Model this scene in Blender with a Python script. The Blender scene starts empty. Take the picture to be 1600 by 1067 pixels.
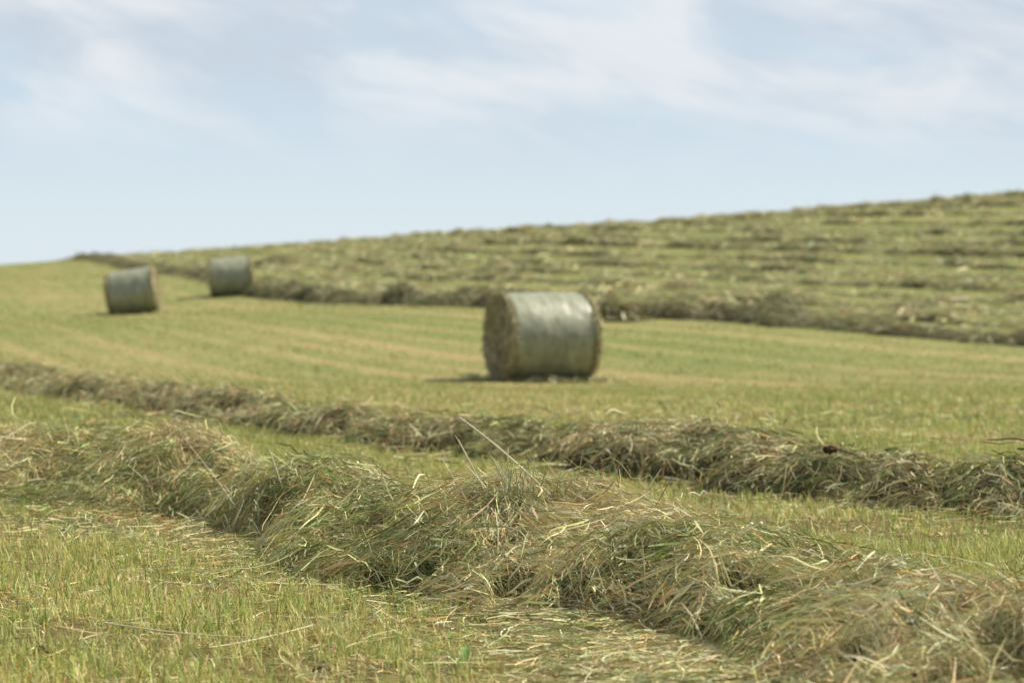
import bpy, math, random
import numpy as np
random.seed(7)
rng = np.random.default_rng(11)
R = math.radians
C = bpy.context.scene.collection
sc = bpy.context.scene

# ------------------------------------------------------------------ camera
F = 85 / 36 * 1600            # focal length in photo pixels
CAMZ = 1.12                   # eye height over the near stubble
HOR = 430                     # photo row of the true horizon
cam = bpy.data.cameras.new('camera')
cam.lens = 85; cam.sensor_width = 36
cam.clip_start = 0.05; cam.clip_end = 9000
cam.dof.use_dof = True; cam.dof.focus_distance = 8.5; cam.dof.aperture_fstop = 3.4
co = bpy.data.objects.new('camera', cam); C.objects.link(co)
co.location = (0, 0, CAMZ)
co.rotation_euler = (R(90) - math.atan((533.5 - HOR) / F), 0, 0)
sc.camera = co

# ------------------------------------------------------------------ sun, sky, exposure
SUN_EL, SUN_AZ = 49.0, 68.0   # azimuth clockwise from +Y: sun to the right, a little behind the field
SKY_STRENGTH = 0.07
sun = bpy.data.lights.new('sun', 'SUN'); sun.energy = 5.0; sun.angle = R(0.8); sun.color = (1.0, 0.94, 0.82)
so = bpy.data.objects.new('sun', sun); C.objects.link(so)
so.rotation_euler = (R(90 - SUN_EL), 0, R(180 - SUN_AZ))
sc.view_settings.view_transform = 'Standard'; sc.view_settings.look = 'None'
sc.view_settings.exposure = 0.50; sc.view_settings.gamma = 1.0
sc.view_settings.use_curve_mapping = False

w = bpy.data.worlds.new('World'); sc.world = w; w.use_nodes = True
nt = w.node_tree; nt.nodes.clear()
def N(t, **k):
    n = nt.nodes.new(t)
    for a, b in k.items(): setattr(n, a, b)
    return n
def L(a, b): nt.links.new(a, b)
def MATH(op, a, b=None, clamp=False):
    n = N('ShaderNodeMath', operation=op, use_clamp=clamp)
    for i, x in enumerate((a, b)):
        if x is None: continue
        if isinstance(x, (int, float)): n.inputs[i].default_value = x
        else: L(x, n.inputs[i])
    return n.outputs[0]
def RAMP(v, a, b, lo=0, hi=1):
    n = N('ShaderNodeMapRange', interpolation_type='SMOOTHSTEP')
    L(v, n.inputs[0]); n.inputs[1].default_value = a; n.inputs[2].default_value = b
    n.inputs[3].default_value = lo; n.inputs[4].default_value = hi
    return n.outputs[0]
def MIX(f, a, b):
    n = N('ShaderNodeMix', data_type='RGBA')
    if isinstance(f, (int, float)): n.inputs[0].default_value = f
    else: L(f, n.inputs[0])
    for i, x in ((6, a), (7, b)):
        if isinstance(x, tuple): n.inputs[i].default_value = (*x, 1)
        else: L(x, n.inputs[i])
    return n.outputs[2]
sky = N('ShaderNodeTexSky', sky_type='NISHITA', sun_disc=False)
sky.sun_elevation = R(SUN_EL); sky.sun_rotation = R(SUN_AZ)
sky.air_density = 1.0; sky.dust_density = 0.6; sky.ozone_density = 1.5
sk = N('ShaderNodeVectorMath', operation='SCALE'); L(sky.outputs[0], sk.inputs[0]); sk.inputs['Scale'].default_value = SKY_STRENGTH
tc = N('ShaderNodeTexCoord')
sep = N('ShaderNodeSeparateXYZ'); L(tc.outputs['Generated'], sep.inputs[0])
X_, Y_, Z_ = sep.outputs
# thin high veil: pale near the horizon, thinning towards the zenith
veil_c = MIX(RAMP(Z_, 0.0, 0.09), (0.520, 0.590, 0.625), (0.425, 0.515, 0.595))
base = MIX(RAMP(Z_, 0.10, 0.20, 0.95, 0.04), sk.outputs[0], veil_c)
# cloud streaks, tilted a little, drawn out sideways
lay = MATH('ADD', Z_, MATH('MULTIPLY', X_, 0.22))
cv = N('ShaderNodeCombineXYZ'); L(MATH('MULTIPLY', X_, 1.0), cv.inputs[0]); L(MATH('MULTIPLY', Y_, 0.4), cv.inputs[1]); L(MATH('MULTIPLY', lay, 2.9), cv.inputs[2])
def NOISE(scale, detail, rough, off, dist=0.0):
    m = N('ShaderNodeMapping'); m.inputs['Location'].default_value = off; L(cv.outputs[0], m.inputs[0])
    n = N('ShaderNodeTexNoise'); n.inputs['Scale'].default_value = scale; n.inputs['Detail'].default_value = detail
    n.inputs['Roughness'].default_value = rough; n.inputs['Distortion'].default_value = dist
    L(m.outputs[0], n.inputs['Vector']); return n.outputs['Fac']
high = RAMP(Z_, 0.030, 0.085)
n1 = RAMP(NOISE(12, 5, 0.55, (5.3, 0.2, 2.45), 0.35), 0.40, 0.66)
n2 = RAMP(NOISE(7, 4, 0.5, (0.6, 4.0, 9.2)), 0.36, 0.62)
greyc = MIX(MATH('MULTIPLY', MATH('MULTIPLY', n2, high), 0.75), base, (0.415, 0.465, 0.525))
skyc = MIX(MATH('MULTIPLY', MATH('MULTIPLY', n1, high), 0.68), greyc, (0.620, 0.630, 0.645))
bg = N('ShaderNodeBackground'); L(skyc, bg.inputs[0]); bg.inputs[1].default_value = 1.0
wo = N('ShaderNodeOutputWorld'); L(bg.outputs[0], wo.inputs[0])

# ------------------------------------------------------------------ numpy helpers
LAT = [np.random.default_rng(100 + k).random((256, 256)) for k in range(8)]
def vnoise(x, y, k=0):
    x = np.asarray(x, float); y = np.asarray(y, float)
    xi = np.floor(x).astype(int); yi = np.floor(y).astype(int)
    fx = x - xi; fy = y - yi
    fx = fx * fx * (3 - 2 * fx); fy = fy * fy * (3 - 2 * fy)
    T = LAT[k % 8]
    a = T[xi & 255, yi & 255]; b = T[(xi + 1) & 255, yi & 255]
    c = T[xi & 255, (yi + 1) & 255]; d = T[(xi + 1) & 255, (yi + 1) & 255]
    return (a * (1 - fx) + b * fx) * (1 - fy) + (c * (1 - fx) + d * fx) * fy
def fbm(x, y, k=0, o=3):
    s = 0; a = 1; t = 0
    for i in range(o):
        s = s + a * vnoise(x * 2 ** i + 17.3 * i, y * 2 ** i + 5.1 * i, k + i); t += a; a *= 0.5
    return s / t
def sstep(a, b, x):
    t = np.clip((x - a) / (b - a), 0, 1); return t * t * (3 - 2 * t)

# ------------------------------------------------------------------ terrain height (real metres)
ctl = []
def px(x, Y, y): ctl.append(((x - 800) / F * Y, Y, CAMZ - (y - HOR) / F * Y))
for X in (-8, 0, 8):
    for Y in (-25, -5, 3, 7, 11): ctl.append((X, Y, 0.0))
ctl += [(-3, 15, 0), (3, 15, 0), (0, 20, -.08), (6, 22, -.1), (-30, 20, .1), (30, 20, .1), (-40, -30, 0), (40, -30, 0.3)]
px(0, 28, 605); px(850, 36, 595); px(1500, 36, 590); px(100, 45, 542)
px(210, 70, 491); px(362, 81, 463); px(750, 60, 478); px(1200, 46, 525); px(1600, 44, 540)
px(1200, 60, 478); px(1200, 80, 428); px(1200, 110, 372); px(1200, 150, 338)
px(1600, 60, 474); px(1600, 80, 415); px(1600, 110, 352); px(1600, 160, 303)
px(800, 80, 436); px(800, 110, 384); px(800, 137, 363)
px(300, 110, 420); px(400, 132, 390); px(0, 90, 450); px(0, 127, 419)
ctl += [(0, 210, 3.2), (-40, 220, .6), (45, 230, 6.5), (70, 60, 2.5), (90, 150, 10), (-70, 60, -1.2), (-80, 150, -1), (90, 260, 8), (-90, 260, -3)]
ctl = np.array(ctl)
def tps(r2): return 0.5 * r2 * np.log(np.maximum(r2, 1e-9))
_n = len(ctl)
_K = tps(((ctl[:, None, :2] - ctl[None, :, :2]) ** 2).sum(-1)) + np.eye(_n) * 2.0
_P = np.c_[np.ones(_n), ctl[:, :2]]
_A = np.block([[_K, _P], [_P.T, np.zeros((3, 3))]])
_w = np.linalg.solve(_A, np.r_[ctl[:, 2], 0, 0, 0])
def terr_s(x, y):
    x = np.asarray(x, float); y = np.asarray(y, float); sh = x.shape
    x = x.ravel(); y = y.ravel(); out = np.empty_like(x)
    for i in range(0, len(x), 50000):
        a = x[i:i + 50000]; b = y[i:i + 50000]
        ca = np.clip(a, -130, 130); cb = np.clip(b, -60, 290)
        r2 = (ca[:, None] - ctl[:, 0]) ** 2 + (cb[:, None] - ctl[:, 1]) ** 2
        z = tps(r2) @ _w[:_n] + _w[_n] + _w[_n + 1] * ca + _w[_n + 2] * cb
        d = np.hypot(a, b - 40)
        f = sstep(170, 420, d)
        out[i:i + 50000] = z * (1 - f) + f * (-9.0)
    return out.reshape(sh)
# lookup grid for speed
GX = np.linspace(-60, 90, 301); GY = np.linspace(-12, 240, 505)
GZ = terr_s(*np.meshgrid(GX, GY, indexing='ij'))
def terr(x, y):
    u = np.clip((x - GX[0]) / (GX[1] - GX[0]), 0, len(GX) - 1.001); v = np.clip((y - GY[0]) / (GY[1] - GY[0]), 0, len(GY) - 1.001)
    i = u.astype(int); j = v.astype(int); fx = u - i; fy = v - j
    z = (GZ[i, j] * (1 - fx) + GZ[i + 1, j] * fx) * (1 - fy) + (GZ[i, j + 1] * (1 - fx) + GZ[i + 1, j + 1] * fx) * fy
    return z + 0.03 * (fbm(x / 1.3, y / 1.3, 5, 2) - .5)

# mowing rows: curves of constant v
def hfun(x): x = np.asarray(x, float); return np.where(x < 0, 4 * x - 20 * np.exp(np.minimum(x, 0) / 8) + 20, 1.5 * x)
def hder(x): x = np.asarray(x, float); return np.where(x < 0, 4 - 2.5 * np.exp(np.minimum(x, 0) / 8), 1.5)
def vof(x, y): return y + hfun(x)

# ------------------------------------------------------------------ windrow height fields
class Row:
    pe = (2.8, .6); pock = .09; brk = 0.0; f1 = .45; f2 = .2
    def __init__(s, c, h, hw, x0, x1, lump, seed, ls=0.6, mounds=(), bend=None, hx=None, wx=None):
        s.wx = wx or (lambda x: 1 + 0 * x)
        s.c, s.h, s.hw, s.x0, s.x1, s.lump, s.seed, s.ls, s.mounds = c, h, hw, x0, x1, lump, seed, ls, mounds
        s.bend = bend or (lambda x: 0 * x); s.hx = hx or (lambda x: 1 + 0 * x)
    def cen(s, x): return s.c + s.bend(x)
    def u(s, x, y):
        wob = (vnoise(x / 1.7 + 3 * s.seed, y / 1.7, 1) - .5) * .9 + (s.brk > 0) * (vnoise(x / 4 + 3 * s.seed, y / 6, 3) - .5) * 2.0
        wid = s.hw * s.wx(x) * (0.72 + 0.56 * fbm(x / 1.1, y / 1.1 + 7 * s.seed, 2, 2))
        return ((vof(x, y) - s.cen(x)) / np.sqrt(1 + hder(x) ** 2) + wob * s.hw * .5) / wid
    def H(s, x, y):
        u = s.u(x, y)
        p = np.clip(1 - np.abs(u) ** s.pe[0], 0, 1) ** s.pe[1]
        n = fbm(x / s.ls + 11 * s.seed, y / s.ls, 3, 3)
        n2 = vnoise(x / .13, y / .13 + s.seed, 4)
        H = s.h * s.hx(x) * p * (1 + s.lump * (n - .5) * 2.4) + s.h * p * (s.f2 * (n2 - .5) + s.f1 * (vnoise(x / .3 + 4, y / .3 + s.seed, 5) - .5))
        if s.pock: H = H - s.pock * sstep(.60, .80, vnoise(x / .17 + 2, y / .15 + s.seed, 6)) * sstep(0, .3, p) * sstep(.35, -.35, u)
        for (mx, my, rx, mh) in s.mounds:
            H = H + mh * np.exp(-((x - mx) ** 2 + ((y - my) * .75) ** 2) / rx ** 2) * sstep(0, .35, p + .12)
        if s.brk: H = H * (1 - s.brk * sstep(.58, .42, fbm(x / 2.6 + 5 * s.seed, y / 3.4 + s.seed, 6, 2)))
        e = sstep(s.x0, s.x0 + .8, x) * sstep(s.x1, s.x1 - .8, x)
        return np.maximum(H, 0) * e

def mp(x, Y): return (x - 800) / F * Y
front = Row(9.0, .245, .60, -6.5, 4.2, .35, 1, .6,
            bend=lambda x: .35 * sstep(-1.0, -1.6, x) - 1.35 * sstep(-1.7, -2.9, x) - .75 * sstep(.2, 1.1, x),
            wx=lambda x: 1 + .95 * sstep(.15, 1.0, x) - .1 * sstep(-.6, -1.2, x) + .1 * sstep(-1.8, -2.5, x),
            mounds=[(mp(860, 8.8), 8.8, .42, .15), (mp(480, 10.4), 10.4, .40, .05), (mp(300, 11.6), 12.4, .35, .07), (mp(640, 9.6), 9.5, .35, .02),
                    (mp(120, 12.6), 12.6, .5, .03), (mp(1350, 7.2), 7.1, .5, .02)],
            hx=lambda x: 1 + .05 * sstep(.45, .9, x) - .15 * sstep(-1.6, -2.5, x))
front.pe = (2.0, .8); front.f1 = .32; front.pock = .11
second = Row(15.2, .18, .52, -13, 5, .5, 2, .6, bend=lambda x: .9 * sstep(0, -6, x),
             mounds=[(mp(1010, 13.4), 13.6, .45, .07), (mp(700, 15.6), 15.6, .5, .05), (mp(1350, 12), 12, .6, .04), (mp(400, 20), 19.5, .5, .06)])
hill = []
c = 57.5
for k in range(16):
    hill.append(Row(c, .36 if k == 0 else .22 + .07 * random.random(), .72 if k == 0 else .44, -34 + (0 if k == 0 else 6), 14 + k * 2.6, .75, 3 + k, 1.5 if k == 0 else 1.0,
                    bend=(lambda x, k=k: (1.5 + 2.5 * sstep(-2, -9, x)) * 1.0), hx=(lambda x, k=k: 1 - .45 * sstep(-6, -13, x) - (k > 0) * .3 * sstep(8, -6, x)), wx=(lambda x: 1 - .35 * sstep(-6, -13, x))))
    hill[-1].pock = 0; hill[-1].brk = .5 if k == 0 else .65
    c += 6.0 + k * .62 + random.uniform(-.6, .6)
allrows = [front, second] + hill

# ------------------------------------------------------------------ mesh / material helpers
def mesh_np(name, V, Q, col=None, mat=None, parent=None, smooth=False, uvw=None):
    me = bpy.data.meshes.new(name)
    V = np.ascontiguousarray(V, np.float32).reshape(-1, 3); Q = np.ascontiguousarray(Q, np.int32)
    nf, k = Q.shape
    me.vertices.add(len(V)); me.vertices.foreach_set('co', V.ravel())
    me.loops.add(nf * k); me.loops.foreach_set('vertex_index', Q.ravel())
    me.polygons.add(nf); me.polygons.foreach_set('loop_start', np.arange(nf, dtype=np.int32) * k)
    me.polygons.foreach_set('use_smooth', np.full(nf, smooth, bool))
    me.update(calc_edges=True)
    if col is not None:
        a = me.attributes.new('Col', 'FLOAT_COLOR', 'POINT')
        cc = np.ones((len(V), 4), np.float32); cc[:, :3] = np.asarray(col).reshape(-1, 3)
        a.data.foreach_set('color', cc.ravel())
    if mat: me.materials.append(mat)
    o = bpy.data.objects.new(name, me); C.objects.link(o)
    if parent: o.parent = parent
    return o
def ribbons(P, W, col, cup=None):
    """P (n,k,3) centre lines, W (n,k,3) half width vectors, col (n,3) -> verts, quads, colours"""
    n, k, _ = P.shape
    V = np.stack([P - W, P + W], 2)                       # n,k,2,3
    b = (np.arange(n)[:, None] * k + np.arange(k - 1)[None]) * 2
    Q = np.stack([b, b + 1, b + 3, b + 2], -1).reshape(-1, 4)
    cc = np.repeat(col[:, None, :], k * 2, 1)
    return V.reshape(-1, 3), Q, cc.reshape(-1, 3)
def tag(o, label=None, cat=None, group=None, kind=None):
    for a, b in (('label', label), ('category', cat), ('group', group), ('kind', kind)):
        if b: o[a] = b
    return o
def empty(name, loc=(0, 0, 0)):
    o = bpy.data.objects.new(name, None); C.objects.link(o); o.location = loc; return o

class Mat:
    def __init__(s, name):
        s.m = bpy.data.materials.new(name); s.m.use_nodes = True; s.t = s.m.node_tree; s.t.nodes.clear()
        s.out = s.n('ShaderNodeOutputMaterial')
    def n(s, t, **k):
        x = s.t.nodes.new(t)
        for a, b in k.items(): setattr(x, a, b)
        return x
    def l(s, a, b): s.t.links.new(a, b)
    def noise(s, scale, detail=3, src='Object', vscale=(1, 1, 1), rough=.55):
        tc = s.n('ShaderNodeTexCoord'); m = s.n('ShaderNodeMapping'); m.inputs['Scale'].default_value = vscale
        s.l(tc.outputs[src], m.inputs[0]); x = s.n('ShaderNodeTexNoise'); x.inputs['Scale'].default_value = scale
        x.inputs['Detail'].default_value = detail; x.inputs['Roughness'].default_value = rough
        s.l(m.outputs[0], x.inputs['Vector']); return x.outputs['Fac']
    def ramp(s, v, stops):
        r = s.n('ShaderNodeValToRGB'); s.l(v, r.inputs[0]); e = r.color_ramp.elements
        while len(e) < len(stops): e.new(.5)
        for q, (p, cl) in zip(e, stops): q.position = p; q.color = (*cl, 1)
        return r.outputs[0]
    def mix(s, f, a, b, mode='MIX'):
        x = s.n('ShaderNodeMix', data_type='RGBA', blend_type=mode)
        if isinstance(f, (int, float)): x.inputs[0].default_value = f
        else: s.l(f, x.inputs[0])
        for i, q in ((6, a), (7, b)):
            if isinstance(q, tuple): x.inputs[i].default_value = (*q, 1)
            else: s.l(q, x.inputs[i])
        return x.outputs[2]
    def finish(s, color, rough=.8, spec=.3, trans=0, bump=None, bdist=.01, bstr=1):
        p = s.n('ShaderNodeBsdfPrincipled')
        if isinstance(color, tuple): p.inputs['Base Color'].default_value = (*color, 1)
        else: s.l(color, p.inputs['Base Color'])
        p.inputs['Roughness'].default_value = rough; p.inputs['Specular IOR Level'].default_value = spec
        if bump is not None:
            b = s.n('ShaderNodeBump'); b.inputs['Distance'].default_value = bdist; b.inputs['Strength'].default_value = bstr
            s.l(bump, b.inputs['Height']); s.l(b.outputs[0], p.inputs['Normal'])
        if trans:
            t = s.n('ShaderNodeBsdfTranslucent'); s.l(color, t.inputs[0]) if not isinstance(color, tuple) else None
            if isinstance(color, tuple): t.inputs[0].default_value = (*color, 1)
            mx = s.n('ShaderNodeMixShader'); mx.inputs[0].default_value = trans
            s.l(p.outputs[0], mx.inputs[1]); s.l(t.outputs[0], mx.inputs[2]); s.l(mx.outputs[0], s.out.inputs[0])
        else: s.l(p.outputs[0], s.out.inputs[0])
        s.p = p
        return s.m
def attr(M): a = M.n('ShaderNodeAttribute'); a.attribute_name = 'Col'; return a.outputs['Color']
M = Mat('hay_stems'); m_hay = M.finish(attr(M), .55, .22, .08)
M = Mat('grass_blades'); m_grass = M.finish(attr(M), .5, .35, .35)
M = Mat('hay_body'); nz = M.noise(38, 4); c0 = M.mix(M.ramp(nz, [(.35, (.35, .35, .35)), (.65, (1.5, 1.5, 1.5))]), (0, 0, 0), attr(M), 'MIX')
c1 = M.mix(1.0, attr(M), M.ramp(nz, [(.35, (.45, .42, .38)), (.65, (1.3, 1.3, 1.25))]), 'MULTIPLY')
m_haybody = M.finish(c1, .9, .1, 0, nz, .02)
M = Mat('stubble_soil'); nz = M.noise(24, 5); c1 = M.mix(1.0, attr(M), M.ramp(nz, [(.35, (.55, .5, .42)), (.68, (1.25, 1.22, 1.15))]), 'MULTIPLY')
m_ground = M.finish(c1, .95, .05, 0, nz, .02)

# ------------------------------------------------------------------ colours in the field (real colour of the sward)
def macro(x, y):
    """0 = fresh green, 1 = dry straw coloured"""
    v = vof(x, y)
    d = np.hypot(x, y)
    st = fbm(v / 2.6, x / 9 + 3, 6, 2)
    pt = fbm(x / 3.5 + 20, y / 6, 7, 3)
    rows = np.exp(-(((v - 21.3 + 3.15) % 6.3) - 3.15) ** 2 / .9) * sstep(17, 20, v) * sstep(57, 53, v)
    t1 = np.exp(-(((v - 23.9 + 3.15) % 6.3) - 3.15) ** 2 / .10) * sstep(17, 20, v) * sstep(57, 53, v) * .8
    l1 = np.exp(-(((v + .5 * (vnoise(x / 6, y / 12, 2) - .5) - 1.1) % 3.15) - 1.57) ** 2 / .10) * sstep(16, 19, v) * sstep(58, 55, v)
    return np.clip(.11 + .20 * (1 - sstep(9, 15, d)) + .55 * (st - .5) + .75 * (pt - .5) + 0.45 * rows + .35 * t1 + .75 * l1 * (.4 + vnoise(x / 3, y / 5, 1)), 0, 1)
def pick(pal, prob, n):
    prob = np.asarray(prob); cum = np.cumsum(prob / prob.sum(-1, keepdims=True), -1)
    i = (rng.random(n)[:, None] > (cum if cum.ndim == 2 else cum[None])).sum(-1)
    return np.asarray(pal)[np.minimum(i, len(pal) - 1)]

# ------------------------------------------------------------------ ground sheet
def axis(segs):
    out = [segs[0][0]]
    for a, b, s in segs:
        n = max(1, int(round((b - a) / s))); out += list(np.linspace(a, b, n + 1)[1:])
    return np.array(out)
xs = axis([(-5000, -600, 700), (-600, -130, 40), (-130, -45, 5), (-45, -14, 1), (-14, -4, .4), (-4, 4, .1), (4, 14, .4), (14, 50, 1), (50, 130, 5), (130, 600, 40), (600, 5000, 700)])
ys = axis([(-5000, -600, 700), (-600, -60, 40), (-60, -4, 3), (-4, 4, .4), (4, 20, .12), (20, 60, .35), (60, 170, 1), (170, 290, 6), (290, 600, 40), (600, 6000, 700)])
GXX, GYY = np.meshgrid(xs, ys, indexing='ij')
near = (GXX > -59) & (GXX < 89) & (GYY > -11) & (GYY < 239)
Z = terr_s(GXX, GYY); Z[near] = terr(GXX[near], GYY[near])
fine = (np.abs(GXX) < 4) & (GYY > 4) & (GYY < 20)
Z = Z + fine * .012 * (vnoise(GXX / .22, GYY / .22, 2) - .5)
nx, ny = GXX.shape
idx = np.arange(nx * ny).reshape(nx, ny)
Q = np.stack([idx[:-1, :-1], idx[1:, :-1], idx[1:, 1:], idx[:-1, 1:]], -1).reshape(-1, 4)
mc = macro(GXX, GYY)[..., None]
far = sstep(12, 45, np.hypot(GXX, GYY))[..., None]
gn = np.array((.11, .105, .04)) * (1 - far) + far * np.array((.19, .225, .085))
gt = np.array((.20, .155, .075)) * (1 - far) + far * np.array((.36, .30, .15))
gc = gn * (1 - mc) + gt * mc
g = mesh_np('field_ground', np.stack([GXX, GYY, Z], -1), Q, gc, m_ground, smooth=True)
tag(g, 'mown hay field ground, stubble soil rising to a hill on the right', 'ground', kind='structure')

# ------------------------------------------------------------------ standing stubble grass
GREENS = [(.18, .235, .055), (.27, .32, .09), (.36, .39, .145), (.45, .445, .21)]
STRAWS = [(.60, .52, .27), (.70, .62, .36), (.48, .35, .17), (.33, .20, .09)]
PAL = GREENS + STRAWS
def rowcover(x, y):
    H = np.zeros_like(x)
    for r in allrows:
        m = np.abs(vof(x, y) - r.cen(x)) < 5
        m &= (x > r.x0) & (x < r.x1)
        if m.any():
            t = H[m]; H[m] = np.maximum(t, r.H(x[m], y[m]))
    return H
def grass_band(y0, y1, dens, hgt, wid, k, seed):
    area = .26 * (y1 ** 2 - y0 ** 2) + 1.8 * (y1 - y0)
    n = int(area * dens)
    y = np.sqrt(rng.random(n) * (y1 ** 2 - y0 ** 2) + y0 ** 2)
    x = (rng.random(n) * 2 - 1) * (.26 * y + .9)
    # clump: pull part of the blades towards tuft centres
    cell = hgt * 1.3
    cx = np.floor(x / cell) * cell; cy = np.floor(y / cell) * cell
    hx = vnoise(cx / cell * 1.7, cy / cell * 1.7, 3); hy = vnoise(cx / cell * 1.3 + 9, cy / cell * 1.9, 4)
    pull = .55 * (rng.random(n) < .6)
    x = x + pull * (cx + hx * cell - x); y = y + pull * (cy + hy * cell - y)
    keep = rowcover(x, y) < .06
    bare = fbm(x / .35, y / .35, 1, 2)
    keep &= rng.random(n) < sstep(.3, .55, bare) * .8 + .2
    x, y = x[keep], y[keep]; n = len(x)
    z = terr(x, y)
    mcx = np.clip(macro(x, y) + (fbm(x / .5, y / .5, 2, 2) - .5) * .7, 0, 1)
    pg = np.stack([.20 * (1 - mcx) + .02, .34 * (1 - mcx) + .03, .30 * (1 - mcx) + .08, .16 + 0 * mcx,
                   .06 + .28 * mcx, .04 + .18 * mcx, .05 + .20 * mcx, .03 + .14 * mcx], -1)
    ci = (rng.random(n)[:, None] > np.cumsum(pg / pg.sum(-1, keepdims=True), -1)).sum(-1); ci = np.minimum(ci, 7)
    col = np.asarray(PAL)[ci] * (0.8 + .4 * rng.random((n, 1))) * (1 + .1 * rng.normal(size=(n, 3)))
    straw = ci >= 4
    ln = hgt * np.where(straw, .35 + .5 * rng.random(n), .45 + .9 * rng.random(n) ** 1.6)
    ln *= .75 + .6 * vnoise(x / .3, y / .3, 6)
    ph = rng.random(n) * 2 * np.pi
    lean = np.where(straw, np.abs(rng.normal(size=n)) * 1.0, np.abs(rng.normal(size=n)) * .55)
    lay = rng.random(n) < np.where(straw, .35, .04)
    lean = np.where(lay, 1.1 + .4 * rng.random(n), lean)
    bend = rng.normal(size=n) * .35 + .25
    t = np.linspace(0, 1, k)[None]
    th = lean[:, None] + bend[:, None] * t
    seg = ln[:, None] / (k - 1)
    dx = np.cumsum(np.sin(th) * seg, 1) - np.sin(th[:, :1]) * seg; dz = np.cumsum(np.cos(th) * seg, 1) - np.cos(th[:, :1]) * seg
    P = np.stack([x[:, None] + dx * np.cos(ph)[:, None], y[:, None] + dx * np.sin(ph)[:, None], z[:, None] - .004 + np.maximum(dz, 0) + .012 * lay[:, None] * rng.random((n, 1)) * hgt / .06], -1)
    wa = ph + np.pi / 2 + rng.normal(size=n) * .6
    wv = np.stack([np.cos(wa), np.sin(wa), rng.normal(size=n) * .25], -1)
    tap = (np.array([1, .95, .75, .15]) if k == 4 else np.array([1, .85, .2]))[None, :, None]
    W = wv[:, None, :] * (wid * (.5 + .9 * rng.random(n)))[:, None, None] * .5 * tap
    return ribbons(P, W, np.clip(col * np.array((1.06, 1.0, .88)) * (.95 + .28 * sstep(40, 14, y))[:, None], .01, .9))
bands = [(3.2, 10, 7000, .070, .0040, 4), (10, 18, 3000, .064, .0045, 4), (18, 32, 800, .062, .009, 3),
         (32, 62, 170, .045, .018, 3), (62, 170, 24, .055, .045, 3), (3.4, 13, 260, .035, .011, 4)]
VV, QQ, CC = [], [], []; off = 0
for i, b in enumerate(bands):
    V, Q, cl = grass_band(*b, i); VV.append(V); QQ.append(Q + off); CC.append(cl); off += len(V)
go = mesh_np('grass', np.concatenate(VV), np.concatenate(QQ), np.concatenate(CC), m_grass)
tag(go, 'short mown grass and dry stubble covering the whole field', 'grass', kind='stuff')

# ------------------------------------------------------------------ hay windrows
HAY = np.array([(.44, .44, .23), (.36, .37, .17), (.64, .56, .31), (.74, .68, .45), (.56, .40, .19), (.34, .19, .08), (.14, .19, .055), (.23, .27, .11), (.50, .52, .34)])
def haycolor(x, y, n, seed, tone=1.0):
    a = fbm(x / .55 + seed * 5, y / .55, 1, 2); b = fbm(x / .4 + 31, y / .5 + seed, 2, 2); c = vnoise(x / .16 + 7, y / .16, 3)
    gr = sstep(.45, .68, a) + 1.3 * np.exp(-((x - mp(480, 10.4)) ** 2 + ((y - 10.3) * .6) ** 2) / .10); wg = np.exp(-((x - mp(900, 8.6)) ** 2 + ((y - 8.6) * .6) ** 2) / .12); gr = gr * (1 - .7 * wg); br = sstep(.5, .72, b); wh = sstep(.45, .2, a) + 1.3 * wg
    P = np.stack([.20 + 0 * a, .17 + .1 * gr, .16 * (1 - gr) + .05 + .1 * wh, .09 * (1 - gr) + .01 + .12 * wh, .12 * br + .10, .05 + .16 * br * (c > .45), .05 + .26 * gr, .07 + .18 * gr, .12 + .08 * wh], -1)
    i = np.minimum((rng.random(n)[:, None] > np.cumsum(P / P.sum(-1, keepdims=True), -1)).sum(-1), 8)
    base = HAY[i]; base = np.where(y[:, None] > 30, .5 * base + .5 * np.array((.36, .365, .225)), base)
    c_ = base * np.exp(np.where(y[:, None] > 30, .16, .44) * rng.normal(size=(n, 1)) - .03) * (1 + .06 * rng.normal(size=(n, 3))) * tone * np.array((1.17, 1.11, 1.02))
    return np.maximum(c_ / np.maximum(1, c_.max(1, keepdims=True) / .68), .01)
def row_points(r, n, spread=1.1, xr=None):
    if r is front: spread = 1.55
    """random plan positions over a row, uniform per metre of its length"""
    x0, x1 = xr or (r.x0 + .3, r.x1 - .3)
    xx = np.linspace(x0, x1, 2000); ds = np.sqrt(1 + hder(xx) ** 2); cum = np.cumsum(ds); cum /= cum[-1]
    xc = np.interp(rng.random(n), cum, xx)
    yc = r.cen(xc) - hfun(xc)
    m = hder(xc); nn = np.stack([m, np.ones(n)], -1) / np.sqrt(1 + m ** 2)[:, None]   # normal of the curve
    s = (rng.random(n) * 2 - 1) * r.hw * spread * 1.15 * np.maximum(1, r.wx(xc) * .9)
    return xc + nn[:, 0] * s, yc + nn[:, 1] * s
def core(r, step, nc, sink, xr=None):
    x0, x1 = xr or (r.x0, r.x1)
    xx = np.linspace(x0, x1, 3000); ds = np.sqrt(1 + hder(xx) ** 2); cum = np.cumsum(ds) * (xx[1] - xx[0])
    m = max(8, int(cum[-1] / step)); xc = np.interp(np.linspace(0, cum[-1], m), cum, xx); yc = r.cen(xc) - hfun(xc)
    sl = hder(xc); nrm = np.stack([sl, np.ones(m)], -1) / np.sqrt(1 + sl ** 2)[:, None]
    s = np.linspace(-1.6, 1.6, nc) * r.hw * (1.7 if r is front else 1)
    X = xc[:, None] + nrm[:, :1] * s; Y = yc[:, None] + nrm[:, 1:] * s
    H = r.H(X, Y); Zc = terr(X, Y) + np.where(H > .02, H - sink, -.04)
    Zc[:, 0] -= .05; Zc[:, -1] -= .05
    idx = np.arange(m * nc).reshape(m, nc)
    Q = np.stack([idx[:-1, :-1], idx[1:, :-1], idx[1:, 1:], idx[:-1, 1:]], -1).reshape(-1, 4)
    return X, Y, Zc, Q
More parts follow.
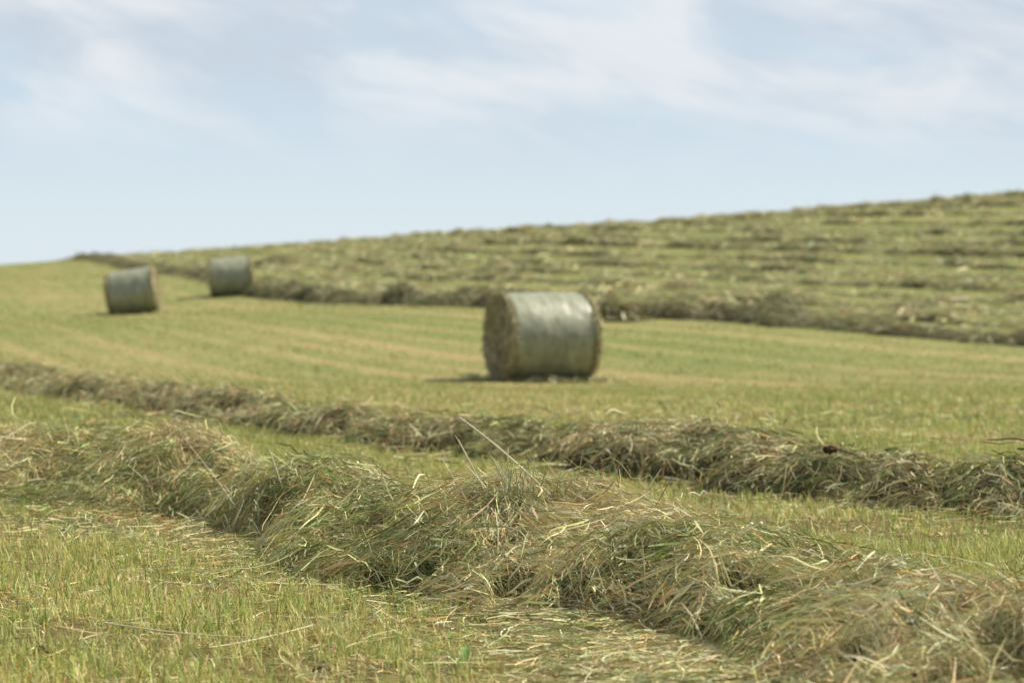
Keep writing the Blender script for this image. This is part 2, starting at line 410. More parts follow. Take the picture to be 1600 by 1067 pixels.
def strands(r, n, ln, wd, k, depth, seed, lift=.012, spread=1.1, wild=.45, xr=None, minH=.03, stiffp=.35, tone=1.0, curl=1.3):
    x, y = row_points(r, n, spread, xr)
    H0 = r.H(x, y); e = np.where(H0 > minH, 1, rng.random(n) < .18); kp = e.astype(bool)
    x, y, H0 = x[kp], y[kp], H0[kp]; n = len(x)
    lock = vnoise(x / .22 + 3, y / .22 + seed, 2) > .72
    flow = -.75 + (fbm(x / .34 + seed, y / .34, 4, 2) - .5) * 2.2 + rng.normal(size=n) * np.where(lock, .3, wild)
    L_ = ln * (.35 + rng.random(n) ** 1.5 * 1.1)
    t = np.linspace(-.5, .5, k)[None]
    curl = rng.normal(size=n) * curl
    ang = flow[:, None] + curl[:, None] * t
    e_ = .03; gx = (r.H(x + e_, y) - r.H(x - e_, y)) / (2 * e_); gy = (r.H(x, y + e_) - r.H(x, y - e_)) / (2 * e_)
    g2 = gx ** 2 + gy ** 2 + 1e-6; sq = (1 / np.sqrt(1 + g2) - 1) / g2
    ca_ = np.cos(ang); sa_ = np.sin(ang); dt = (ca_ * gx[:, None] + sa_ * gy[:, None]) * sq[:, None]
    ca_, sa_ = ca_ + dt * gx[:, None], sa_ + dt * gy[:, None]
    seg = L_[:, None] / (k - 1)
    px_ = np.cumsum(ca_ * seg, 1); py_ = np.cumsum(sa_ * seg, 1)
    px_ = px_ - px_[:, k // 2][:, None] + x[:, None]; py_ = py_ - py_[:, k // 2][:, None] + y[:, None]
    zs = terr(px_, py_) + np.maximum(r.H(px_, py_), 0)
    # stiff stems keep the slope they have in the middle
    mid = k // 2; sl = (zs[:, min(mid + 1, k - 1)] - zs[:, mid - 1]) / (2 * seg[:, 0])
    sl = np.clip(sl + rng.normal(size=n) * .28, -1.1, 1.1)
    line = zs[:, mid][:, None] + sl[:, None] * t * L_[:, None]
    st = np.where(rng.random(n) < stiffp, .5 + .5 * rng.random(n), .12 * rng.random(n))[:, None]
    z = zs * (1 - st) + line * st
    z = np.maximum(z, zs - depth)
    dd = -depth * rng.random(n) ** 1.4 + lift * rng.random(n) ** 3 * 2.2
    z = z + dd[:, None] + .008 * rng.normal(size=z.shape) * (ln / .25)
    P = np.stack([px_, py_, z], -1)
    P[:, :, 2] = np.maximum(P[:, :, 2], terr(px_, py_) + .006)
    T = np.gradient(P, axis=1); T /= np.linalg.norm(T, axis=2, keepdims=True) + 1e-9
    rv = rng.normal(size=(n, 1, 3)); rv[:, :, 2] *= .6
    Wd = np.cross(T, rv + np.array([0, 0, .0])); Wd /= np.linalg.norm(Wd, axis=2, keepdims=True) + 1e-9
    wv = wd * (.35 + rng.random(n) ** 2.2 * 1.5)
    tap = np.ones(k); tap[0] = .6; tap[-1] = .3
    W = Wd * (wv[:, None, None] * .5) * tap[None, :, None]
    col = haycolor(x, y, n, seed, tone)
    return ribbons(P, W, col)
def join(parts):
    VV, QQ, CC = [], [], []; off = 0
    for V, Q, c_ in parts: VV.append(V); QQ.append(Q + off); CC.append(c_); off += len(V)
    return np.concatenate(VV), np.concatenate(QQ), np.concatenate(CC)
def build_row(r, label, group, coreargs, strandargs, seed, xr=None, tone=1.0):
    ym = float(r.cen(np.array(0.)) - hfun(0.)); root = empty('hay_windrow', (0, ym, float(terr(np.array([0.]), np.array([ym]))[0])))
    tag(root, label, 'hay windrow', group)
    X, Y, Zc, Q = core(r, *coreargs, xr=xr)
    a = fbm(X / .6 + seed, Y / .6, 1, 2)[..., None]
    col = np.array((.07, .07, .032)) * (1 - a) + a * np.array((.12, .10, .05))  # core coloured far darker than the stems: painted shade for the gaps between them
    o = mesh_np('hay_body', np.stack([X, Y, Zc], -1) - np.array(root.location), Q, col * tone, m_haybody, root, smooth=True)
    V, Q, cl = join([strands(r, *s, seed, **{'xr': xr, 'tone': tone, **kw}) for s, kw in strandargs])
    o = mesh_np('loose_stems', V - np.array(root.location, np.float32), Q, cl, m_hay, root); o['kind'] = 'stuff'
    return root

r_front = build_row(front, 'nearest ridge of grey green cut hay, in sharp focus across the foreground', 'raked rows of hay',
          (.045, 64, .05),
          [((270000, .095, .0025, 4, .07), dict(xr=(-3.6, 2.3), wild=1.5, curl=.7)),
           ((220000, .05, .0024, 3, .05), dict(xr=(-3.6, 2.3), wild=2.5, curl=.9, stiffp=.8)),
           ((80000, .24, .0024, 6, .04), dict(xr=(-3.6, 2.3), wild=.6, curl=.5)),
           ((30000, .15, .0042, 4, .02), dict(xr=(-3.6, 2.3), wild=1.2, lift=.03, stiffp=.9, curl=.7, tone=1.25)),
           ((30000, .07, .0055, 4, .05), dict(xr=(-3.6, 2.3), stiffp=.2)),
           ((2600, .30, .0036, 6, .0), dict(xr=(-3.6, 2.3), lift=.05, stiffp=1., wild=.9)),
           ((45000, .2, .005, 4, .05), dict())], 1)
r_second = build_row(second, 'second ridge of hay, running from the left edge behind the nearest one', 'raked rows of hay',
          (.07, 34, .05),
          [((110000, .15, .0052, 4, .07), dict(spread=1.05, wild=1.2)), ((3500, .22, .006, 5, .0), dict(lift=.05, stiffp=1., wild=.8))], 2, tone=.84)
names = ['thick dark row of hay along the foot of the hill behind the largest bale',
         'row of hay next above the thick one at the foot of the hill']
ords = ['third', 'fourth', 'fifth', 'sixth', 'seventh', 'eighth', 'ninth', 'tenth', 'eleventh', 'twelfth', 'thirteenth', 'fourteenth', 'fifteenth', 'sixteenth']
for k, r in enumerate(hill):
    lab = names[k] if k < 2 else 'blurred pale row of hay on the hill, %s row up from its foot' % ords[k - 2]
    nn = 42000 if k == 0 else int(16000 + 350 * k)
    wdt = (.022 if k == 0 else .030 + .0015 * k)
    build_row(r, lab, 'raked rows of hay', (.25, 20, .06), [((nn, .5, wdt, 4, .08), dict(lift=.03, wild=.8)),
              ((nn // 12, .6, wdt * .7, 4, .0), dict(lift=.10, stiffp=1., wild=1.0))], 3 + k, tone=.66 if k == 0 else 1.15)

# ------------------------------------------------------------------ loose hay lying on the stubble
def litter(n, y0, y1, ln, wd, k, only=False):
    y = np.sqrt(rng.random(n) * (y1 ** 2 - y0 ** 2) + y0 ** 2); x = (rng.random(n) * 2 - 1) * (.26 * y + .9)
    v = vof(x, y); dr = np.minimum(np.abs(v - front.cen(x)), np.abs(v - second.cen(x)) * 1.8)
    kp = rng.random(n) < (np.exp(-np.maximum(dr - 1.3, 0) / .4) * .9 + .05); sk = sstep(-.1, .4, x) * (v > 5.0) * (v < 8.4); kp = (rng.random(n) < sk) if only else kp | (rng.random(n) < sk * .9); x, y, sk = x[kp], y[kp], sk[kp]; n = len(x)
    a = rng.random(n) * 2 * np.pi; L_ = ln * (.3 + rng.random(n))
    t = np.linspace(-.5, .5, k)[None]; ang = a[:, None] + rng.normal(size=(n, 1)) * 1.1 * t; seg = L_[:, None] / (k - 1)
    X = np.cumsum(np.cos(ang) * seg, 1) + x[:, None]; Y = np.cumsum(np.sin(ang) * seg, 1) + y[:, None]
    Z = terr(X, Y) + .012 + (.035 + .05 * sk[:, None]) * rng.random((n, 1)) + (rng.normal(size=(n, 1)) * .12) * t * L_[:, None]
    P = np.stack([X, Y, np.maximum(Z, terr(X, Y) + .005)], -1)
    T = np.gradient(P, axis=1); T /= np.linalg.norm(T, axis=2, keepdims=True)
    Wd = np.cross(T, rng.normal(size=(n, 1, 3))); Wd /= np.linalg.norm(Wd, axis=2, keepdims=True)
    W = Wd * (wd * (.4 + rng.random(n)) * .5)[:, None, None]
    return ribbons(P, W, haycolor(x, y, n, 4))
def hill_litter(n):
    y = rng.uniform(50, 165, n) ; x = (rng.random(n) * 2 - 1) * .28 * y; v = vof(x, y)
    kp = (v > 62) & (rng.random(n) < sstep(.48, .7, fbm(x / 1.6, y / 2.2, 3, 2)) * .9 + .05); x, y = x[kp], y[kp]; n = len(x)
    a = rng.random(n) * 6.283; t = np.linspace(-.5, .5, 3)[None]; L_ = .3 + .4 * rng.random((n, 1))
    X = x[:, None] + np.cos(a)[:, None] * t * L_; Y = y[:, None] + np.sin(a)[:, None] * t * L_
    P = np.stack([X, Y, terr(X, Y) + .02 + .12 * rng.random((n, 1)) + t * rng.normal(size=(n, 1)) * .1], -1)
    W = np.zeros_like(P); W[..., 2] = .014 + .014 * rng.random((n, 1)); W[..., 0] = .012 * rng.normal(size=(n, 1))
    return ribbons(P, W, haycolor(x, y, n, 4, 1.05))
def bale_litter(n, bx, by):
    a = rng.random(n) * 6.283; d = .25 + .55 * rng.random(n); x = bx + np.cos(a) * d * 1.5; y = by + np.sin(a) * d * 1.0
    h = rng.random(n) * 6.283; t = np.linspace(-.5, .5, 4)[None]; L_ = .1 + .2 * rng.random((n, 1))
    X = x[:, None] + np.cos(h)[:, None] * t * L_; Y = y[:, None] + np.sin(h)[:, None] * t * L_
    P = np.stack([X, Y, terr(X, Y) + .01 + .06 * rng.random((n, 1)) + t * rng.normal(size=(n, 1)) * .06], -1)
    W = rng.normal(size=(n, 1, 3)) * .004 * np.ones((1, 4, 1))
    return ribbons(P, W, haycolor(x, y, n, 4))
V, Q, cl = join([bale_litter(700, .46, 36.0), bale_litter(350, -10.95, 70.), bale_litter(350, -9.4, 81.), litter(95000, 4, 12, .12, .0028, 5), litter(330000, 4.6, 8.2, .13, .0028, 5, True), litter(30000, 12, 26, .2, .007, 4), hill_litter(15000)])
lo = mesh_np('loose_hay', V, Q, cl, m_hay); tag(lo, 'thin scatter of loose hay stems lying over the stubble beside the rows', 'loose hay', kind='stuff')

# ------------------------------------------------------------------ round bales
RB, LB = .645, 1.34
M = Mat('bale_hay'); nz = M.noise(9, 5, vscale=(1, 1, 1)); nf = M.noise(60, 3, vscale=(.5, 1, 1))
cb = M.ramp(nz, [(.3, (.17, .16, .075)), (.5, (.30, .28, .14)), (.7, (.46, .42, .24))])
m_bale = M.finish(M.mix(1.0, cb, M.ramp(nf, [(.3, (.5, .5, .5)), (.7, (1.3, 1.3, 1.3))]), 'MULTIPLY'), .9, .1, 0, nf, .03)
M = Mat('net_wrap')
nz = M.noise(3.2, 4, vscale=(2.6, .8, .8)); ring = M.noise(30, 2, vscale=(1, .05, .05)); spot = M.noise(11, 4)
cw = M.ramp(nz, [(.3, (.185, .188, .12)), (.5, (.24, .243, .16)), (.72, (.31, .308, .21))])
cw = M.mix(1.0, cw, M.ramp(ring, [(.3, (.82, .82, .78)), (.7, (1.12, 1.12, 1.12))]), 'MULTIPLY')
cw = M.mix(1.0, cw, M.ramp(spot, [(.3, (.85, .82, .72)), (.65, (1.12, 1.15, 1.15))]), 'MULTIPLY')
m_wrap = M.finish(cw, .45, .7, 0, spot, .012, .6)
M.p.inputs['Sheen Weight'].default_value = 0.1

def make_bale(label):
    root = empty('round_hay_bale'); tag(root, label, 'hay bale', 'round hay bales on the mown field')
    na = 120
    prof = []                                        # (x, r) of the outline from centre of one end to the other
    for q in np.linspace(0, 1, 14)[:-1]: prof.append((-LB / 2 - .025 * (1 - q ** 2), q * (RB - .05)))
    for q in np.linspace(0, 1, 6)[:-1]: prof.append((-LB / 2 + .06 * (1 - math.cos(q * math.pi / 2)), RB - .05 + .045 * math.sin(q * math.pi / 2)))
    nb = 26
    for q in np.linspace(0, 1, nb + 1): prof.append((-LB / 2 + .06 + q * (LB - .12), RB - .005))
    pr = np.array(prof); mir = pr[:19][::-1].copy(); mir[:, 0] *= -1; pr = np.r_[pr[:-1], mir]
    a = np.linspace(0, 2 * np.pi, na, endpoint=False)
    A, RR = np.meshgrid(a, pr[:, 1]); XX = np.repeat(pr[:, :1], na, 1)
    disp = (fbm(np.cos(A) * 2.2 + XX * 3 + 9, np.sin(A) * 2.2 + XX * 2, 2, 4) - .5)
    edge = np.clip(1 - (LB / 2 - np.abs(XX)) / .14, 0, 1)
    rr = RR * (1 + .03 * disp + .05 * edge * disp)
    flat = 1 - .055 * np.clip(-np.sin(A), 0, 1) ** 6        # sagged where it stands
    ex = XX + np.sign(XX) * edge * (.05 * (fbm(np.cos(A) * RR * 7, np.sin(A) * RR * 7 + 4, 3, 3) - .5) + .012 * np.sin(RR * 60 + 3 * disp))
    V = np.stack([ex, rr * np.cos(A), rr * np.sin(A) * flat], -1)
    m = len(pr); idx = np.arange(m * na).reshape(m, na); nxt = np.roll(idx, -1, 1)
    Q = np.stack([idx[:-1], idx[1:], nxt[1:], nxt[:-1]], -1).reshape(-1, 4)
    mesh_np('hay_core', V, Q, None, m_bale, root, True)
    # net wrap: a closed sleeve a few millimetres proud of the hay
    x0, x1 = -.64, .585
    xw = np.r_[np.linspace(x0, x1, 40), np.linspace(x1, x0, 40)]
    rw = np.r_[np.full(40, RB + .014), np.full(40, RB - .03)]
    rw[0] -= .012; rw[39] -= .012
    A, RR = np.meshgrid(a, rw); XX = np.repeat(xw[:, None], na, 1)
    jag = .012 * (vnoise(A * 9, XX * 0 + 2, 2) - .5) * (np.abs(XX) > .56)
    d = fbm(np.cos(A) * 2.2 + XX * 3 + 9, np.sin(A) * 2.2 + XX * 2, 2, 4) - .5
    band = .0012 * np.sin(XX * 27 + 1.5 * np.sin(A * 2)) + .003 * (vnoise(XX * 5 + 3, A * .8, 6) - .5)
    bul = .012 * (1 - (XX / .65) ** 2)
    rr = RR * (1 + .03 * d) + band + bul; flat = 1 - .055 * np.clip(-np.sin(A), 0, 1) ** 6
    V = np.stack([XX + jag, rr * np.cos(A), rr * np.sin(A) * flat], -1)
    idx = np.arange(80 * na).reshape(80, na); i2 = np.roll(idx, -1, 0); 
    Q = np.stack([idx, i2, np.roll(i2, -1, 1), np.roll(idx, -1, 1)], -1).reshape(-1, 4)
    mesh_np('net_wrap', V, Q, None, m_wrap, root, True)
    # loose stems on the shoulders and end faces
    n = 9000; sgn = np.where(rng.random(n) < .5, -1, 1); th = rng.random(n) * 2 * np.pi
    fc = rng.random(n) < .62
    r0 = np.where(fc, np.sqrt(rng.random(n)) * (RB - .03), RB + .004); x = sgn * np.where(fc, LB / 2 + .012 + .02 * rng.random(n), np.where(sgn > 0, .59, .645) + rng.random(n) * .06)
    k = 4; t = np.linspace(-.5, .5, k)[None]; Ls = .12 + .16 * rng.random(n)
    dth = Ls / np.maximum(r0, .12) * rng.choice([-1, 1], n)
    tt = th[:, None] + dth[:, None] * t * .8; rad = r0[:, None] + t * (rng.normal(size=n) * .07)[:, None] + .02 * rng.random((n, 1))
    rad = np.minimum(rad, RB + .045)
    xx = x[:, None] + t * (rng.normal(size=n) * .05)[:, None]
    fl = 1 - .055 * np.clip(-np.sin(tt), 0, 1) ** 6
    P = np.stack([xx, rad * np.cos(tt), rad * np.sin(tt) * fl], -1)
    T = np.gradient(P, axis=1); T /= np.linalg.norm(T, axis=2, keepdims=True)
    W = np.cross(T, rng.normal(size=(n, 1, 3))); W /= np.linalg.norm(W, axis=2, keepdims=True); W *= .0045
    pal = np.array([(.60, .53, .32), (.42, .39, .21), (.30, .29, .14), (.70, .62, .40), (.34, .26, .14)])
    V, Q, cl = ribbons(P, W, pal[rng.integers(0, 5, n)] * (.8 + .4 * rng.random((n, 1))))
    o = mesh_np('frayed_hay', V, Q, cl, m_hay, root); o['kind'] = 'stuff'
    return root
def copy_thing(o):
    c_ = o.copy(); C.objects.link(c_)
    for ch in o.children:
        d = ch.copy(); C.objects.link(d); d.parent = c_
    return c_
from mathutils import Euler, Matrix
def place(o, x, y, d, rz, roll, spin):
    Xc = (x - 800) / F * d
    o.matrix_world = (Matrix.Translation((Xc, d, CAMZ - (y - HOR) / F * d)) @ Matrix.Rotation(R(-roll), 4, 'Y') @ Matrix.Rotation(R(rz), 4, 'Z') @ Matrix.Rotation(R(spin), 4, 'X'))
b1 = make_bale('largest and nearest round bale in pale green net wrap, in mid field')
b2 = copy_thing(b1); b2['label'] = 'smaller tilted round bale at the far left, its dry right end lit by the sun'
b3 = copy_thing(b1); b3['label'] = 'smallest and farthest round bale, just below the skyline beside the tilted bale'
place(b1, 848, 527.5, 36.0, 20, 0, 0)
place(b2, 208, 457, 70.0, 179, 9, 0)
place(b3, 362, 433.5, 81.0, 6, 4, 0)
for b in (b1, b2, b3):                    # let the flattened side rest on the ground
    p = b.matrix_world.translation
    gz = float(terr(np.array([p.x]), np.array([p.y]))[0]); print('bale', p[:], 'ground', gz, 'gap', p.z - RB * .95 - gz)

# ------------------------------------------------------------------ small individual things
def ray_ground(x, y, r=None, y0=4., y1=60.):
    """world point where the line of sight through a photo pixel meets the field (used once, to place things)"""
    Y = np.linspace(y0, y1, 6000); X = (x - 800) / F * Y; zz = CAMZ - (y - HOR) / F * Y
    g_ = terr(X, Y)
    if r is not None: g_ = g_ + r.H(X, Y)
    i = np.argmax(zz < g_) if (zz < g_).any() else np.argmin(zz - g_); return X[i], Y[i], g_[i]
def tube(name, pts, rad, col, mat, parent=None, k=7, org=None):
    pts = np.array(pts, float); n = len(pts); T = np.gradient(pts, axis=0); T /= np.linalg.norm(T, axis=1, keepdims=True)
    ref = np.array([0, 0, 1.]) if abs(T[:, 2]).mean() < .8 else np.array([1., 0, 0])
    A = np.cross(T, ref); A /= np.linalg.norm(A, axis=1, keepdims=True); B = np.cross(T, A)
    th = np.linspace(0, 2 * np.pi, k, endpoint=False); rad = np.broadcast_to(np.asarray(rad, float), (n,))
    V = pts[:, None] + rad[:, None, None] * (np.cos(th)[None, :, None] * A[:, None] + np.sin(th)[None, :, None] * B[:, None])
    idx = np.arange(n * k).reshape(n, k); nx_ = np.roll(idx, -1, 1)
    Q = np.stack([idx[:-1], idx[1:], nx_[1:], nx_[:-1]], -1).reshape(-1, 4)
    V = V.reshape(-1, 3) - (np.zeros(3) if org is None else np.array(org))
    cc = np.tile(col, (len(V), 1)) * (.88 + .24 * vnoise(V[:, 0] * 60, V[:, 1] * 60 + V[:, 2] * 50, 1)[:, None])
    return mesh_np(name, V, Q, cc, mat, parent, True)
def bez(p, n=14):
    p = np.array(p, float); t = np.linspace(0, 1, n)[:, None]; m = len(p) - 1
    return sum(math.comb(m, i) * t ** i * (1 - t) ** (m - i) * p[i] for i in range(m + 1))

# long dry straws on the stubble, lower left
def straw(pix, lift, label, rad=.0028):
    w_ = [np.array(ray_ground(a, b)) + (0, 0, l) for (a, b), l in zip(pix, lift)]
    o0 = w_[0]; o = tube('straw', bez(w_), np.linspace(rad, rad * .7, 14), (.62, .53, .34), m_hay, org=o0); o.location = o0
    return tag(o, label, 'straw', 'long dry straws lying on the stubble')
straw([(160, 997), (290, 1012), (400, 1018)], [.045, .03, .04], 'long pale straw on the stubble at lower left, left one of the pair')
straw([(325, 1030), (400, 1022), (490, 1003)], [.03, .035, .05], 'long pale straw on the stubble at lower left, right one of the pair')
straw([(362, 583 + 250), (395, 800), (480, 655 + 125)], [.02, .03, .10], 'thin pale straw poking out of the hay at its left foot')

# stems standing up out of the front ridge
loc0 = np.array(r_front.location)
def ridge_stem(base, tip, dY, rad, col, sag=0.0, name='upright_stem', n=12):
    rad *= 2.0
    b = np.array(ray_ground(*base, front, *((6.5, 9.3) if base[0] > 620 else (9, 13)))); Yt = b[1] + dY
    t_ = np.array([(tip[0] - 800) / F * Yt, Yt, CAMZ - (tip[1] - HOR) / F * Yt])
    b[2] -= .04; mid = (b + t_) / 2 + np.array([random.uniform(-.01, .01), 0, sag])
    return tube(name, bez([b, mid, t_], n), np.linspace(rad, rad * .45, n), col, m_hay, r_front, 5, loc0), t_
PALE, GRN, BRN = (.66, .62, .42), (.30, .36, .16), (.30, .22, .13)
ridge_stem((875, 772), (718, 652), .0, .0022, PALE, .03)
ridge_stem((789, 776), (794, 699), .0, .0020, PALE)
ridge_stem((806, 806), (789, 776), .0, .0020, PALE)
for bx, by, tx, ty, cl in [(765, 765, 711, 680, PALE), (762, 760, 716, 686, PALE), (780, 770, 722, 719, PALE), (800, 760, 763, 707, GRN), (810, 765, 768, 713, PALE),
        (735, 775, 689, 715, PALE), (900, 745, 925, 772, PALE), (905, 752, 938, 742, PALE), (898, 740, 911, 703, BRN), (880, 780, 932, 748, PALE), (860, 765, 820, 702, GRN),
        (895, 735, 848, 716, PALE), (925, 778, 962, 750, BRN), (1010, 800, 1052, 743, BRN), (985, 790, 1034, 732, PALE), (970, 760, 957, 715, BRN),
        (1040, 815, 1098, 795, BRN), (1050, 812, 1133, 790, PALE), (680, 790, 666, 735, GRN), (560, 760, 545, 735, BRN), (375, 790, 290, 690, PALE), (445, 760, 420, 700, PALE)]:
    ridge_stem((bx, by), (tx, ty), random.uniform(-.06, .06), random.uniform(.0010, .0017), cl, random.uniform(-.005, .02))
# tuft of thin green and brown culms on the crest
n = 230; pts = []
bx = rng.normal(832, 58, n); by = 775 + rng.random(n) * 10
base = np.array([ray_ground(a, b, front, 6.5, 9.3) for a, b in zip(np.clip(bx, 740, 930), by)])
ln = .06 + .13 * rng.random(n) * np.exp(-((bx - 825) / 60) ** 2) + .02
ph = rng.random(n) * 2 * np.pi; ln_ = np.abs(rng.normal(size=n)) * .55; t = np.linspace(0, 1, 5)[None]
th = ln_[:, None] * (1 + .6 * t)
P = base[:, None] + np.stack([np.sin(th) * np.cos(ph)[:, None] * t * ln[:, None], np.sin(th) * np.sin(ph)[:, None] * t * ln[:, None], np.cos(th) * t * ln[:, None] - .03], -1)
W = np.stack([np.cos(rng.random(n) * 6.28), np.sin(rng.random(n) * 6.28), 0 * ph], -1)[:, None] * (.0012 + .0012 * rng.random((n, 1, 1))) * np.linspace(1, .4, 5)[None, :, None]
pal = np.array([(.16, .22, .08), (.24, .28, .12), (.45, .42, .25), (.22, .14, .08)])
V, Q, cl = ribbons(P, W, pal[rng.integers(0, 4, n)])
o = mesh_np('stem_tuft', V - loc0, Q, cl, m_hay, r_front); o['kind'] = 'stuff'; o['label'] = 'tuft of thin green culms standing on the crest'
# twiggy stems with faded flower heads at the right shoulder
M = Mat('flower_fluff'); m_fl = M.finish((.62, .60, .56), .8, .1)
def blob(name, c_, r_, mat, parent=None, col=None, org=None, squash=1., rough=.25, nu=14, nv=9, k=0):
    u = np.linspace(0, 2 * np.pi, nu, endpoint=False); v = np.linspace(.02, np.pi - .02, nv)
    U, Vv = np.meshgrid(u, v); D = np.stack([np.sin(Vv) * np.cos(U), np.sin(Vv) * np.sin(U), np.cos(Vv) * squash], -1)
    nn = 1 + rough * 2 * (fbm(D[..., 0] * 2.3 + 5 + k, D[..., 1] * 2.3 + D[..., 2] * 2 + 3 * k, k, 3) - .5)
    V = (np.array(c_) - (0 if org is None else np.array(org))) + D * r_ * nn[..., None]
    idx = np.arange(nu * nv).reshape(nv, nu); nx_ = np.roll(idx, -1, 1)
    Q = np.stack([idx[:-1], idx[1:], nx_[1:], nx_[:-1]], -1).reshape(-1, 4)
    return mesh_np(name, V, Q, None if col is None else np.tile(col, (nu * nv, 1)), mat, parent, True)
for base_, tip, r_ in [((1130, 842), (1175, 819), .006), ((1120, 838), (1190, 818), .006), ((1085, 830), (1135, 818), 0), ((1105, 834), (1145, 812), 0)]:
    s, tp = ridge_stem(base_, tip, .05, .0013, BRN if r_ == 0 else PALE, .01, 'flower_stem')
    if r_:
        tp = tp; h_ = blob('flower_head', tp, r_, m_fl, s, None, loc0, .8, .4, k=int(tip[0]) % 5)
for q, (fx, fy) in enumerate([(401, 769), (535, 842), (1117, 848), (1140, 862), (985, 760), (1425, 985), (1260, 890)]):
    X, Y, Zz = ray_ground(fx, fy, front)
    blob('flower_head', (X, Y - .01, Zz + .012), .0055, m_fl, r_front, None, loc0, .7, .45, k=q)

# withered leaves in the hay and leafy weeds in the stubble
M = Mat('dock_leaf'); nz = M.noise(40, 3); m_leaf = M.finish(M.ramp(nz, [(.3, (.10, .20, .03)), (.7, (.20, .33, .07))]), .45, .4, .25, nz, .003)
M = Mat('withered_leaf'); nz = M.noise(40, 3); m_wleaf = M.finish(M.ramp(nz, [(.3, (.30, .36, .22)), (.7, (.50, .54, .38))]), .6, .3, .2, nz, .003)
def leafmesh(L_, W_, az, el, curl, org=(0, 0, 0)):
    nl, nw = 10, 5; t = np.linspace(0, 1, nl); ww = W_ * np.sin(np.pi * np.clip(t * .93 + .07, 0, 1)) ** .7 * (1 - .25 * t)
    th = el - curl * t; s = L_ / (nl - 1); dx = np.cumsum(np.cos(th)) * s; dz = np.cumsum(np.sin(th)) * s
    u = np.linspace(-1, 1, nw); X = dx[:, None] + 0 * u; Y = ww[:, None] * u * .5; Zz = dz[:, None] + np.abs(u) * ww[:, None] * .22 + .003 * np.sin(t * 20)[:, None] * u
    ca, sa = math.cos(az), math.sin(az)
    V = np.stack([X * ca - Y * sa, X * sa + Y * ca, Zz], -1).reshape(-1, 3) + np.array(org)
    idx = np.arange(nl * nw).reshape(nl, nw); Q = np.stack([idx[:-1, :-1], idx[1:, :-1], idx[1:, 1:], idx[:-1, 1:]], -1).reshape(-1, 4)
    return V, Q
for fx, fy, L_, W_, az in [(722, 930, .09, .04, .5), (1118, 945, .075, .045, .1), (690, 862, .06, .03, 2.), (563, 797, .05, .022, 1.2), (1390, 895, .09, .03, .2), (1450, 940, .05, .03, 2.5), (520, 868, .05, .03, 0.), (985, 862, .05, .02, 3.)]:
    X, Y, Zz = ray_ground(fx, fy, front); V, Q = leafmesh(L_, W_, az, .25, .8, np.array((X, Y - .01, Zz + .008)) - loc0)
    mesh_np('withered_leaf', V, Q, None, m_wleaf, r_front, True)
weeds = [(250, 945, .075, 'broad green leaf standing in the stubble at lower left, left of the hay'), (722, 1050, .13, 'large blurred pale green leaf at the bottom edge below the hay'),
         (50, 955, .05, 'small round leaved green weed near the left edge of the stubble'), (310, 905, .05, 'narrow green leaf clump in the stubble close to the hay foot'),
         (1395, 868, .06, 'small dark green weed in the strip of grass right of the hay crest')]
for q, (fx, fy, L_, lab) in enumerate(weeds):
    X, Y, Zz = ray_ground(fx, fy); root = empty('leafy_weed', (X, Y, Zz)); tag(root, lab, 'weed')
    for j in range(3 if q != 1 else 2):
        V, Q = leafmesh(L_ * random.uniform(.7, 1), L_ * .28, [.4, 2.3, 4.2][j] + q, 1.1, .9)
        mesh_np('leaf', V, Q, None, m_leaf, root, True)
# clods of earth
M = Mat('earth_clod'); nz = M.noise(45, 4); m_clod = M.finish(M.ramp(nz, [(.3, (.05, .032, .018)), (.7, (.16, .10, .06))]), .95, .05, 0, nz, .01)
for fx, fy, r_, rr_, lab, y0 in [(62, 1025, .035, None, 'dark clod of earth in the stubble at the lower left corner', 4), (1297, 704, .03, second, 'brown clod of earth lying on top of the second hay ridge', 9),
                             (500, 1050, .022, None, 'small dark clod of earth in the stubble at the bottom edge', 4)]:
    X, Y, Zz = ray_ground(fx, fy, rr_, y0=y0)
    o = blob('earth_clod', (0, 0, 0), r_, m_clod, None, None, None, .6, .95, 26, 18, int(fx) % 7); o.location = (X, Y, Zz + r_ * .1); tag(o, lab, 'clod')

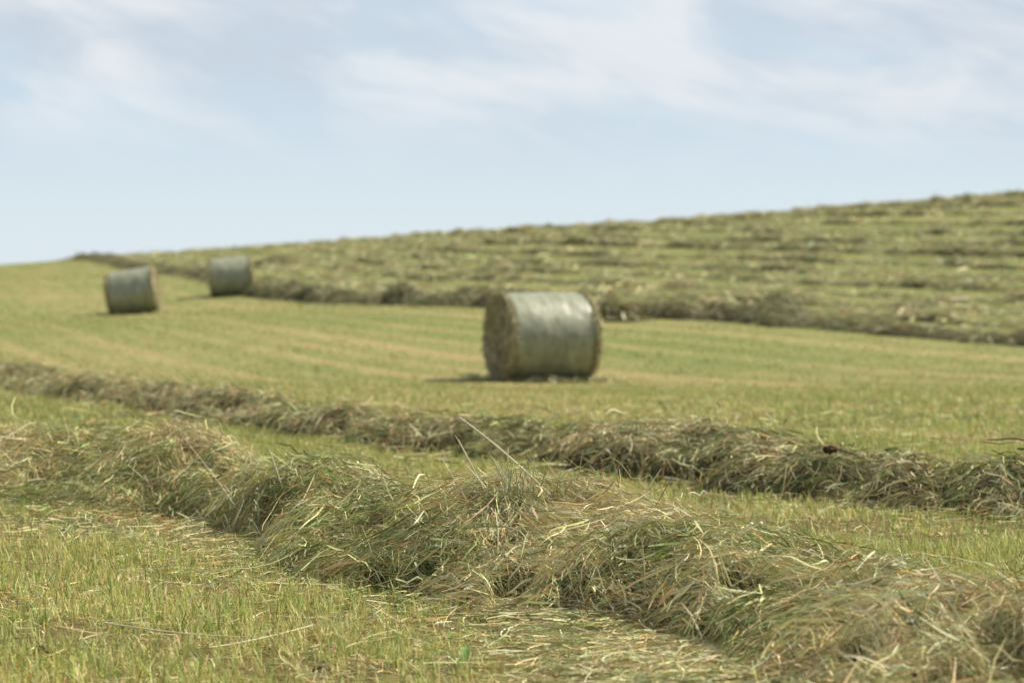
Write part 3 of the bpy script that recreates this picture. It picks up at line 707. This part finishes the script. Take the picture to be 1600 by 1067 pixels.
# tall single grass culms left standing between the ridges
for q, (fx, fy, ty, Yd) in enumerate([(270, 672, 624, None), (448, 668, 632, None), (1040, 635, 600, None), (1375, 720, 706, None), (150, 655, 640, None), (1600, 745, 690, None)]):
    X, Y, Zz = ray_ground(fx, fy, None); h_ = (fy - ty) / F * Y + .08; root = (X, Y, Zz)
    p = bez([(0, 0, 0), (.01, 0, h_ * .6), (random.uniform(-.03, .03), 0, h_)], 8); o = tube('grass_culm', p, np.linspace(.003, .0015, 8), (.55, .50, .28), m_hay); o.location = root
    where = ['left of the front ridge', 'near the dip of the second ridge', 'before the largest bale', 'behind the clod on the second ridge', 'near the left edge of the field', 'at the right edge of the field'][q]
    tag(o, 'single tall dry grass culm standing ' + where, 'grass culm', 'tall grass culms left uncut')
# stray heaps of hay fallen off the rows far back
def heap(fx, fy, y0, rad, h_, lab):
    X, Y, Zz = ray_ground(fx, fy, None, y0, 160); root = empty('hay_heap', (X, Y, Zz)); tag(root, lab, 'hay heap', 'stray heaps of hay on the hill')
    a = rng.random(2600) * 6.283; d = np.sqrt(rng.random(2600)); n = 2600
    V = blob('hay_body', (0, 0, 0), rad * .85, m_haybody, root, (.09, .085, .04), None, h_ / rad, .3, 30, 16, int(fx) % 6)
    x = d * np.cos(a) * rad; y = d * np.sin(a) * rad; az = rng.random(n) * 6.283; t = np.linspace(-.5, .5, 4)[None]; L_ = .3 + .3 * rng.random((n, 1))
    px_ = x[:, None] + np.cos(az)[:, None] * t * L_; py_ = y[:, None] + np.sin(az)[:, None] * t * L_
    z = h_ * np.sqrt(np.clip(1 - (px_ ** 2 + py_ ** 2) / rad ** 2, 0, 1)) * (.85 + .2 * rng.random((n, 1)))
    P = np.stack([px_, py_, np.maximum(z, .02)], -1); W = rng.normal(size=(n, 1, 3)) * .009 * np.ones((1, 4, 1))
    V, Q, cl = ribbons(P, W, haycolor(x * 3, y * 3, n, 3, .6)); o = mesh_np('loose_stems', V, Q, cl, m_hay, root); o['kind'] = 'stuff'
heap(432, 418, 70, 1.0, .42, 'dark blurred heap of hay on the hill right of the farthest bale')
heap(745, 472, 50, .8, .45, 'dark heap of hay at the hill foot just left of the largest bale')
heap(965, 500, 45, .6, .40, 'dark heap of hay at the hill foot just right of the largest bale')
